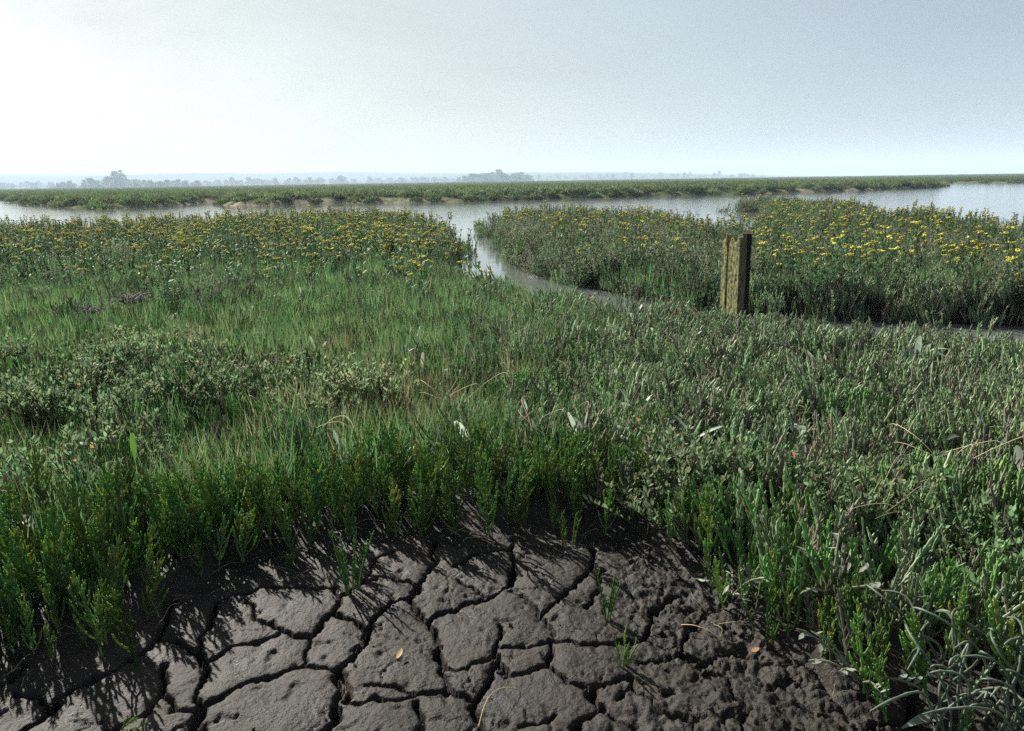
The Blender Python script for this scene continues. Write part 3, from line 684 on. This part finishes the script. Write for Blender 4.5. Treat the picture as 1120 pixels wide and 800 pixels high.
x, y = scatter(-3, 5, 2.6, 7.5, 12); u, v = pix(x, y, 0 * x + .15); e = y - y_edge(x)
den = np.exp(-(((u - 690) / 120) ** 2 + ((v - 440) / 70) ** 2)) + .25 * (u > 560) * (e > .4) + .1 * (e > .4)
k = (rng.random(len(x)) < den) & in_view(x, y, 1.05) & (e > .3) & land(x, y, .1); x, y, u, v = (a[k] for a in (x, y, u, v)); x, y, u = x[:150], y[:150], u[:150]
mid = (np.abs(u - 690) < 130).astype(int) + 2 * (u >= 820)
SL = ['sparse pale strap leaf rosette rising through the grass left of centre', 'cluster of pale curled strap leaves right of the middle of the marsh', 'pale curled strap leaf rosette in the carpet of stems below the post']
SG = ['strap leaves in the grass', 'strap leaves right of the middle', 'strap leaves in the stem carpet']
copies('strap_leaf_plant', strap, put(x, y, .055), rots(len(x), .25), .8 + .5 * rng.random(len(x)), [SL[m] for m in mid], 'leafy plant', [SG[m] for m in mid])

def big_leaf(L_, w, el, az, droop, c, n=1):
    g = Geo(); d = np.array([[math.cos(az) * math.cos(el), math.sin(az) * math.cos(el), math.sin(el)]]); pr = lambda s: np.clip(s * 1.5 + .12, 0, 1) * np.sqrt(np.clip(1 - (s * .985) ** 3.2, 0, 1))
    leaves(g, [[0, 0, 0]], d, np.array([[0, -.3, 1.]]), L_, w, 0., np.array(c), 12, .28, pr, droop); return g.mesh('broad_leaf', M['strap'])
LEAFC = (.09, .15, .1); PALE = (.3, .33, .29)
for px, py, L_, w, el, az, dr, c, lb in (
    (50, 600, .22, .03, .5, 2.7, .55, (.035, .075, .045), 'broad dark green leaf bending left at the left end of the marsh edge'),
    (152, 530, .13, .013, 1.2, 2.1, .0, (.10, .2, .03), 'bright yellow green upright leaf left above the mud'),
    (990, 765, .14, .016, .25, .3, .25, PALE, 'pale curled leaf hanging over the dark mud at the lower right'),
    (1035, 690, .12, .014, 1.3, 1.4, .3, LEAFC, 'upright folded green leaf left of the tangled stems in the lower right corner'),
    (1080, 675, .12, .02, .5, .4, .3, PALE, 'broad pale leaf at the right frame edge above the tangled stems'),
    (1030, 500, .13, .014, .6, .4, .5, (.16, .2, .14), 'long arching pale leaf in the carpet near the right edge'),
    (1020, 520, .12, .013, .55, .5, .4, (.14, .18, .12), 'shorter arching leaf just below the long arching one near the right edge'),
    (735, 505, .12, .013, .7, .1, .7, (.1, .15, .1), 'arching leaf bending right beside the pale leaf cluster'),
    (1112, 530, .1, .02, 1.3, 1.6, .1, (.3, .32, .26), 'rounded pale leaf at the right frame edge halfway down'),
    (808, 560, .09, .009, 1.4, 1.6, .1, (.32, .34, .28), 'small pale upright leaf in the stems above the crumbly mud'),
    (462, 420, .12, .012, 1.35, 1.2, .1, (.36, .36, .3), 'pale upright leaf standing alone in the grass near the middle')):
    one('broad_leaf', big_leaf(L_, w, el, az, dr, c), px, py, 1, 0, lb, 'leaf', z=.08, dz=.09 if py < 720 else .02)

# small plants on the mud itself
one('glasswort_tuft', tuft_mesh(0, 13, .19, .03), 384, 645, 1, 0, 'lone tuft of upright bright green glasswort in a crack left of centre', 'glasswort')
one('glasswort_tuft', tuft_mesh(1, 5, .12, .014), 664, 678, 1, 0, 'thin green glasswort seedling on the mud, the upper of two right of centre', 'glasswort')
one('glasswort_tuft', tuft_mesh(2, 5, .105, .014), 682, 726, 1, .8, 'thin green glasswort seedling on the mud, the lower of two right of centre', 'glasswort')
one('glasswort_tuft', tuft_mesh(3, 8, .1, .04), 838, 700, 1, 0, 'small tuft of short glasswort stems at the edge of the crumbly mud', 'glasswort')
one('glasswort_tuft', tuft_mesh(4, 5, .14, .03), 622, 597, 1, 0, 'pale stemmed glasswort standing forward of the mud edge at centre', 'glasswort')
one('glasswort_plant', glasswort_mesh(20, .26), 112, 718, 1, 0, 'tall bushy glasswort with long shadow at the lower left of the mud', 'glasswort', tilt=(.0, -.1))
one('glasswort_plant', glasswort_mesh(21, .27, (.085, .125, .03)), 150, 728, 1, 1, 'leaning glasswort with pale lower stem rooted in the long left crack', 'glasswort', tilt=(.12, -.2))
one('glasswort_plant', glasswort_mesh(22, .12), 65, 690, 1, 1, 'small spreading glasswort beside the dark left edge of the mud', 'glasswort')
one('glasswort_tuft', tuft_mesh(5, 6, .05, .03), 135, 803, 1, 0, 'cut off low green stems in the crack at the bottom left', 'glasswort', tilt=(.3, .7))
one('glasswort_tuft', tuft_mesh(6, 5, .07, .02), 316, 620, 1, 0, 'tiny pale glasswort seedling in the deep shade left of centre', 'glasswort', tilt=(.1, .5))

def tangle(n, c):
    g = Geo()
    for b in disc_pts(n, .2):
        l = .14 + .14 * rng.random(); q = np.linspace(0, 1, 16); a = rng.random() * 6.28; l2 = rng.normal(size=2) * .5
        P = b + np.stack([l * (l2[0] * q + .12 * np.sin(5 * q + a)), l * (l2[1] * q + .1 * np.cos(4 * q + a)), l * (.75 * np.sin(q * 1.9))], -1); tube(g, P, knob(16, .0029), 5, jit(c, .25))
    return g
one('tangled_stems', tangle(80, (.13, .165, .115)).mesh('tangled_stems', M['carpet']), 1105, 800, 1, 0, 'tangle of long grey green succulent stems in the lower right corner', 'glasswort')
g = Geo()
for a, el in ((.2, .5), (2.6, .4), (1.1, .9), (3.6, .3), (5.5, .5), (.8, .3), (1.9, .7)):
    q = np.linspace(0, 1, 9); l = .1 + .05 * rng.random(); P = np.stack([np.cos(a) * l * q, np.sin(a) * l * q, l * el * q + .02 * np.sin(q * 3)], -1); tube(g, P, knob(9, .0027), 5, jit((.2, .21, .14), .2))
    leaves(g, P[5:8], nrm(np.array([[np.cos(a + .8), np.sin(a + .8), .8]] * 3) + rng.normal(size=(3, 3)) * .6), np.array([[0, 0, 1.]]), .028, .006, 0., jit((.26, .29, .23), .2, 3), 3)
wm = g.mesh('pale_branch', M['leaf'])
one('purslane_branch', wm, 905, 700, 1, 0, 'pale sprawling purslane branch hanging over the mud at the right', 'purslane', dz=.07)
one('purslane_branch', wm, 940, 765, 1.1, 2, 'pale sprawling purslane branch low over the dark mud at lower right', 'purslane', dz=.03)
one('purslane_branch', wm, 800, 665, .9, 4, 'pale bent purslane branch at the edge of the crumbly mud', 'purslane', dz=.03)

def crumb_mesh(i):
    g = Geo(); a = np.linspace(0, np.pi, 6); b_ = np.arange(7) / 7 * 2 * np.pi; rr_ = 1 + .35 * rng.normal(size=(6, 7)); rr_[0] = rr_[0, 0]; rr_[-1] = rr_[-1, 0]
    V = np.stack([rr_ * np.sin(a)[:, None] * np.cos(b_), rr_ * np.sin(a)[:, None] * np.sin(b_), .7 * rr_ * np.cos(a)[:, None] + 0 * b_], -1).reshape(-1, 3) * .01
    i_ = np.arange(5)[:, None] * 7; j = np.arange(7)[None]; j2 = (j + 1) % 7
    g.add(V, np.stack([i_ + j, i_ + 7 + j, i_ + 7 + j2, i_ + j2], -1).reshape(-1, 4), jit((.022, .019, .017), .3)); return g.mesh('mud_crumb', M['mud'], False)
x, y = scatter(-1.7, 1.5, 1.3, 3.0, 420); u, v = pix(x, y, 0 * x); h = mud_relief(x, y); k = (y < y_edge(x)) & (rng.random(len(x)) < np.where(h < -.022, .75, .05 + .55 * sm(620, 820, u))); x, y, h = x[k], y[k], h[k]
stuff('mud_crumbs', [crumb_mesh(i) for i in range(5)], np.stack([x, y, base_height(x, y) + h + .001], -1), rots(len(x), .6), .25 + .75 * rng.random(len(x)) ** 2, rng.integers(0, 5, len(x)), 'loose mud crumbs lying in the cracks and on the crumbly side', 'mud crumbs')
lit = [stalk_mesh(i, 3, .12, .1, .0013, (.2, .17, .11)) for i in range(4)]
x, y = scatter(-2.6, 2.6, 1.0, 3.6, 60); e = y - y_edge(x); k = (e > -.3) & (e < .3) & (rng.random(len(x)) < .75 * sm(-.3, -.05, e)); x, y = x[k], y[k]
stuff('plant_litter', lit, np.stack([x, y, base_height(x, y) + mud_relief(x, y) * .8 + .006], -1), rots(len(x), .15), .35 + .6 * rng.random(len(x)), rng.integers(0, 4, len(x)), 'dry plant litter strewn on the shaded mud under the stems', 'litter')
x, y = scatter(-4.5, 6, 2, 7.5, 9); e = y - y_edge(x); k = (e > .3) & in_view(x, y) & land(x, y, .1) & (rng.random(len(x)) < .6); x, y = x[k], y[k]
stuff('dead_stems', stalk + [stalk_mesh(i, 4, .22, .2, .0015, (.2, .17, .12)) for i in range(3)], put(x, y, .06), rots(len(x), .25), .35 + .4 * rng.random(len(x)), rng.integers(0, 8, len(x)), 'thin dead stems caught all over the living marsh growth', 'dead stems')
# fallen leaf and straws on the mud
g = Geo(); leaves(g, [[0, 0, 0]], np.array([[.25, 1., .1]]), np.array([[.2, 0, 1.]]), .035, .0075, .12, np.array((.52, .32, .16)), 6, .3)
one('fallen_leaf', g.mesh('fallen_leaf', M['straw']), 434, 723, 1, 0, 'small orange brown dry leaf lying on a mud plate', 'leaf', dz=.012)
g = Geo(); leaves(g, [[0, 0, 0]], np.array([[.8, .3, .1]]), np.array([[0, 0, 1.]]), .024, .009, .1, np.array((.16, .085, .045)), 5, .2)
one('fallen_leaf', g.mesh('fallen_leaf', M['straw']), 822, 712, 1, 0, 'round brown dead leaf below the tuft on the crumbly mud', 'leaf', dz=.01)
def straw(L_, az, lift=.02, bow=.02):
    g = Geo(); q = np.linspace(0, 1, 9); tube(g, np.stack([np.cos(az) * L_ * q - np.sin(az) * bow * np.sin(q * 3.1), np.sin(az) * L_ * q + np.cos(az) * bow * np.sin(q * 3.1), lift * (1 - (2 * q - 1) ** 2) + .004], -1), .0014 * (1.1 - .6 * q), 4, (.42, .33, .17)); return g.mesh('straw', M['straw'])
one('straw', straw(.18, -.55), 487, 670, 1, 0, 'curved golden straw lying across a mud plate at centre', 'straw', dz=.012)
one('straw', straw(.12, -.7, .015, 0), 745, 688, 1, 0, 'short straight straw on the crumbly mud', 'straw', dz=.014)
one('straw', straw(.16, .95, .03), 524, 795, 1, 0, 'straw lying along the crack below the centre', 'straw', dz=.004)
for (px, py, s, dzz, lb) in ((245, 455, 1.1, .17, 'spread of dry pale stalks on the hump left of centre'), (500, 470, .9, .17, 'bundle of dry stalks fallen in the grass near the centre'), (600, 500, .9, .16, 'dry arching stalks above the middle of the mud edge'),
    (455, 530, .7, .1, 'dry star shaped stalk remnant in the shade of the mud edge'), (340, 500, .9, .13, 'dry stalks lying behind the glasswort left of centre'), (120, 350, 1, .15, 'dry stalks beside the dead weed on the left'), (1040, 540, 1, .16, 'slanting dry stalk in the carpet on the right'), (960, 590, .7, .14, 'dry twig in the carpet above the lower right mud'), (270, 370, .8, .16, 'dry forked stalk in the grass on the left'), (690, 480, .7, .15, 'dry bent stalks below the pale leaf cluster')):
    one('dry_stalks', stalk[int(px) % 5], px, py, s, px, lb, 'dry stalks', z=.1, dz=dzz)
dead = stalk_mesh(9, 60, .14, .15, .003, (.07, .06, .06))
one('dead_weed', dead, 150, 352, 1.2, 0, 'dark heap of dead weed stranded on the grass at the left', 'dead weed', z=.1, dz=.2)
one('dead_weed', dead, 105, 365, .7, 1, 'smaller dark wisp of dead weed left of the larger heap', 'dead weed', z=.1, dz=.2)

# ------------------------------------------------------------------ post
(pxx,), (pyy,) = ground(np.array([805.]), np.array([351.]), -.05)
post = bpy.data.objects.new('wooden_post', None); post.location = (pxx, pyy, -.07); COL.objects.link(post)
tag(post, 'weathered wooden post of a mossy plank and a dark upright beside the creek', 'post')
def slab(x0, x1, y0, y1, z0, z1, nxs, nzs, amp, notch=None, top=None):
    g = Geo(); r = np.random.default_rng(3); xs_ = np.linspace(x0, x1, nxs); zs = np.linspace(z0, z1, nzs)
    def face(fn, na, nb):
        V = np.array([fn(a, b) for b in range(nb) for a in range(na)]); i = (np.arange(nb - 1)[:, None] * na + np.arange(na - 1)[None]).ravel(); g.add(V, np.stack([i, i + 1, i + na + 1, i + na], -1), (1, 1, 1))
    def w(p):
        p = np.array(p, float); t = (p[2] - z0) / (z1 - z0); tp = (top(p[0]) if top else 0) * t
        p += [amp * perlin(np.array([p[2] * 9.]), np.array([p[0] * 20 + p[1] * 30]))[0], amp * perlin(np.array([p[2] * 14. + 5]), np.array([p[0] * 40]))[0], tp]; return p
    face(lambda a, b: w((xs_[a], y0, zs[b])), nxs, nzs); face(lambda a, b: w((xs_[nxs - 1 - a], y1, zs[b])), nxs, nzs)
    yy = np.linspace(y0, y1, 3)
    face(lambda a, b: w((x1, yy[a], zs[b])), 3, nzs); face(lambda a, b: w((x0, yy[2 - a], zs[b])), 3, nzs)
    face(lambda a, b: w((xs_[a], yy[b], z1)), nxs, 3)
    return g
def add_part(nm, gs, m, loc=(0, 0, 0), rz=0):
    g = Geo()
    for q in gs: g.v += q.v; g.f += [f + g.n for f in q.f]; g.c += q.c; g.n += q.n
    o = bpy.data.objects.new(nm, g.mesh(nm, m)); o.parent = post; o.location = loc; o.rotation_euler = (0, 0, rz); COL.objects.link(o)
PH = .79
rag = lambda xx: .022 * math.sin(xx * 75 + .6) + .012 * math.sin(xx * 190) - .02
add_part('plank', [slab(-.215, -.146, -.025, .025, -.2, PH - .02, 7, 40, .004, top=rag), slab(-.116, .035, -.025, .025, -.2, PH - .03, 17, 40, .004, top=rag), slab(-.145, -.117, -.012, .016, -.2, PH - .22, 3, 40, .003)], M['plank'], rz=R(-68))
add_part('upright', [slab(-.026, .026, -.026, .026, -.25, PH + .012, 5, 40, .003)], M['dark_wood'], (.038, -.092, 0), R(-64))

# ------------------------------------------------------------------ distance: hills, woods
def hill_h(x, y):
    a = x / y; top = np.interp(a, [-1.2, -.7, -.45, -.2, 0., .2, .36, .6, 1.2], [60, 58, 54, 50, 41, 26, 10, 2, 1])
    t = sm(1900, 3300, y + 350 * perlin(x * .0011, y * .0009)); rid = 1 + .22 * fbm(x, y, .0011, 3)
    return top * t * rid * (y / 3300) ** .5 - 1.2
hx = np.linspace(-4600, 4600, 240); hy = np.linspace(1500, 4300, 60); hX, hY = np.meshgrid(hx, hy); hz = hill_h(hX.ravel(), hY.ravel())
g = Geo(); ii = (np.arange(59)[:, None] * 240 + np.arange(239)[None]).ravel()
fn = perlin(hX.ravel() * .004, hY.ravel() * .002); hc = np.stack([.05 + .03 * fn, .07 + .02 * fn, .035 + .01 * fn], -1)
g.add(np.stack([hX.ravel(), hY.ravel(), hz], -1), np.stack([ii, ii + 1, ii + 241, ii + 240], -1), np.clip(hc, .03, .3))
hob = bpy.data.objects.new('hills', g.mesh('hills', M['mud'])); COL.objects.link(hob); tag(hob, kind='structure')

def tree_meshes(i, h, spread, pine=False):
    gt, gc_ = Geo(), Geo(); q = np.linspace(0, 1, 6); tube(gt, np.stack([.2 * np.sin(q * 3), 0 * q, h * .6 * q], -1), h * .022 * (1.2 - .9 * q), 6, (.06, .05, .04))
    lobes = [(lambda t_: (rng.normal() * spread * .34 * (1.15 - t_), rng.normal() * spread * .34 * (1.15 - t_), h * (.14 + .74 * t_), spread * (.2 + .2 * rng.random() + .1 * (1 - t_))))(rng.random()) for _ in range(16)] if not pine else [(rng.normal() * spread * .4, rng.normal() * spread * .4, h * (.5 + .45 * rng.random()), spread * (.2 + .14 * rng.random())) for _ in range(10)]
    for lx, ly, lz, lr in lobes:
        tube(gt, [(0, 0, h * .35), (lx * .5, ly * .5, (h * .35 + lz) / 2), (lx, ly, lz)], [h * .009, h * .006, h * .003], 4, (.06, .05, .04))
        n = 110; d = nrm(rng.normal(size=(n, 3))); P = np.array([lx, ly, lz]) + d * lr * (.55 + .5 * rng.random((n, 1))) * [1, 1, .75]
        leaves(gc_, P, rng.normal(size=(n, 3)), rng.normal(size=(n, 3)), .5 + .6 * rng.random(n), .28 + .25 * rng.random(n), 0 * P[:, 0], jit((.05, .075, .03), .35, n), 2)
    return gt.mesh('trunk', M['tree']), gc_.mesh('crown', M['tree'])
TM = [tree_meshes(i, 15 + 2 * (i % 3), 9 + 2 * (i % 2)) for i in range(5)]; PM = tree_meshes(9, 21, 9, True)
def tree(a_px, dist, s, k, label, group, zoff=None):
    t = (a_px - 560) / F / math.cos(PITCH); x_ = t * dist; y_ = dist
    zg = max(base_height(np.array([x_]), np.array([y_]))[0], hill_h(np.array([x_]), np.array([y_]))[0] if y_ > 1500 else -9)
    r_ = bpy.data.objects.new('tree', None); r_.location = (x_, y_, zg - .3); r_.rotation_euler = (0, 0, random.random() * 6.28); r_.scale = (1.45 * s, 1.45 * s, s * (.85 + .3 * random.random())); COL.objects.link(r_); tag(r_, label, 'tree', group)
    for nm, me in zip(('trunk', 'crown'), PM if k < 0 else TM[k % 5]):
        c = bpy.data.objects.new(nm, me); c.parent = r_; COL.objects.link(c)
for q, px in enumerate(np.linspace(90, 234, 46)):
    tall = .62 + .5 * math.exp(-((px - 140) / 20) ** 2) + .22 * math.exp(-((px - 178) / 9) ** 2) + .12 * math.exp(-((px - 205) / 8) ** 2); tree(px + rng.normal() * 3, 1050 + rng.random() * 160, tall * (.7 + .45 * rng.random()), q, 'hazy blue broadleaf tree in the wood at the far left shore', 'trees of the far left wood')
tree(157, 1060, 1.0, -1, 'hazy tall flat topped tree standing above the far left wood', None)
for q in range(52):
    px = 505 + 78 * rng.random(); c = 1 - ((px - 546) / 44) ** 2; tree(px, 1250 + 200 * rng.random(), .45 + .5 * max(0, c) + .1 * rng.random(), q, 'hazy tree of the rounded wood beyond the creek mouth', 'trees of the rounded wood')
for q in range(44):
    px = 236 + 150 * rng.random(); tree(px, 1500 + 300 * rng.random(), .6 + .45 * rng.random(), q, 'faint tree in the hazy line between the left and the rounded wood', 'trees of the hazy middle line')
for q in range(48):
    px = 385 + 120 * rng.random(); tree(px, 1700 + 400 * rng.random(), .65 + .4 * rng.random(), q, 'very faint tree left of the rounded wood', 'faint trees left of the rounded wood')
for q in range(50):
    px = 590 + 240 * rng.random(); tree(px, 1900 + 500 * rng.random(), .55 + .35 * rng.random(), q, 'very faint tree in the thin line right of the rounded wood', 'faint trees right of the rounded wood')
for q in range(40):
    px = -10 + 95 * rng.random(); tree(px, 1500 + 500 * rng.random(), .6 + .4 * rng.random(), q, 'faint tree on the hazy slope at the far left edge', 'faint trees at the far left edge')

# ------------------------------------------------------------------ air
g = Geo(); b = (-8900, 8900, -4000, 4400, -2.2, 84)
V = [(b[i], b[2 + j], b[4 + k]) for k in (0, 1) for j in (0, 1) for i in (0, 1)]
g.add(V, [(0, 2, 3, 1), (4, 5, 7, 6), (0, 1, 5, 4), (2, 6, 7, 3), (0, 4, 6, 2), (1, 3, 7, 5)], (1, 1, 1))
hm, nt, out = mat('haze_air'); pv = N(nt, 'ShaderNodeVolumePrincipled'); pv.inputs['Color'].default_value = (.6, .75, .93, 1); pv.inputs['Density'].default_value = .00043; pv.inputs['Anisotropy'].default_value = .05
nt.links.new(pv.outputs[0], out.inputs['Volume'])
hz_o = bpy.data.objects.new('haze', g.mesh('haze', hm, False)); COL.objects.link(hz_o); tag(hz_o, kind='stuff')

# ------------------------------------------------------------------ light
SUN_AZ, SUN_EL = R(-36), R(32)                     # azimuth from +Y towards +X
sv = Vector((math.sin(SUN_AZ) * math.cos(SUN_EL), math.cos(SUN_AZ) * math.cos(SUN_EL), math.sin(SUN_EL)))
ld = bpy.data.lights.new('sun', 'SUN'); ld.energy = 5.0; ld.angle = R(.55); ld.color = (1., .95, .86)
lo = bpy.data.objects.new('sun', ld); lo.rotation_euler = sv.to_track_quat('Z', 'Y').to_euler(); COL.objects.link(lo)
W = bpy.data.worlds.new('World'); scene.world = W; W.use_nodes = True; nt = W.node_tree
bg = nt.nodes['Background']; sky = nt.nodes.new('ShaderNodeTexSky'); sky.sky_type = 'NISHITA'; sky.sun_disc = False
sky.sun_elevation = SUN_EL; sky.sun_rotation = SUN_AZ; sky.air_density = 1.; sky.dust_density = 1.2; sky.ozone_density = 1.
tc = nt.nodes.new('ShaderNodeTexCoord'); mp = nt.nodes.new('ShaderNodeMapping'); mp.inputs['Scale'].default_value = (2.2, 2.2, 7.); nt.links.new(tc.outputs['Generated'], mp.inputs['Vector'])
cn = nt.nodes.new('ShaderNodeTexNoise'); cn.inputs['Scale'].default_value = 1.6; cn.inputs['Detail'].default_value = 6; cn.inputs['Roughness'].default_value = .55; cn.inputs['Distortion'].default_value = .5; nt.links.new(mp.outputs[0], cn.inputs['Vector'])
cr_ = nt.nodes.new('ShaderNodeMapRange'); cr_.inputs['From Min'].default_value = .3; cr_.inputs['From Max'].default_value = .75; cr_.inputs['To Min'].default_value = .64; cr_.inputs['To Max'].default_value = .82; nt.links.new(cn.outputs['Fac'], cr_.inputs['Value'])
mxs = nt.nodes.new('ShaderNodeMix'); mxs.data_type = 'RGBA'; nt.links.new(cr_.outputs[0], mxs.inputs[0]); nt.links.new(sky.outputs[0], mxs.inputs[6]); dn = nt.nodes.new('ShaderNodeVectorMath'); dn.operation = 'DOT_PRODUCT'; dn.inputs[1].default_value = sv; nt.links.new(tc.outputs['Generated'], dn.inputs[0])
vr = nt.nodes.new('ShaderNodeMapRange'); vr.interpolation_type = 'SMOOTHSTEP'; vr.inputs['From Min'].default_value = .35; vr.inputs['From Max'].default_value = .9; nt.links.new(dn.outputs['Value'], vr.inputs['Value'])
vm = nt.nodes.new('ShaderNodeMix'); vm.data_type = 'RGBA'; nt.links.new(vr.outputs[0], vm.inputs[0]); vm.inputs[6].default_value = (2.5, 2.75, 3.25, 1); vm.inputs[7].default_value = (4.0, 4.4, 4.0, 1); nt.links.new(vm.outputs[2], mxs.inputs[7])   # thin veil of high cloud
nt.links.new(mxs.outputs[2], bg.inputs[0]); bg.inputs[1].default_value = .0465

vs = scene.view_settings; vs.view_transform = 'Standard'; vs.look = 'None'; vs.gamma = 1; vs.use_curve_mapping = False; vs.exposure = 1.55
cy = scene.cycles; cy.use_denoising = False; cy.max_bounces = 8; cy.diffuse_bounces = 3; cy.glossy_bounces = 3; cy.transmission_bounces = 4; cy.volume_bounces = 1
cy.caustics_reflective = False; cy.caustics_refractive = False; cy.sample_clamp_indirect = 1.2; cy.adaptive_threshold = .006
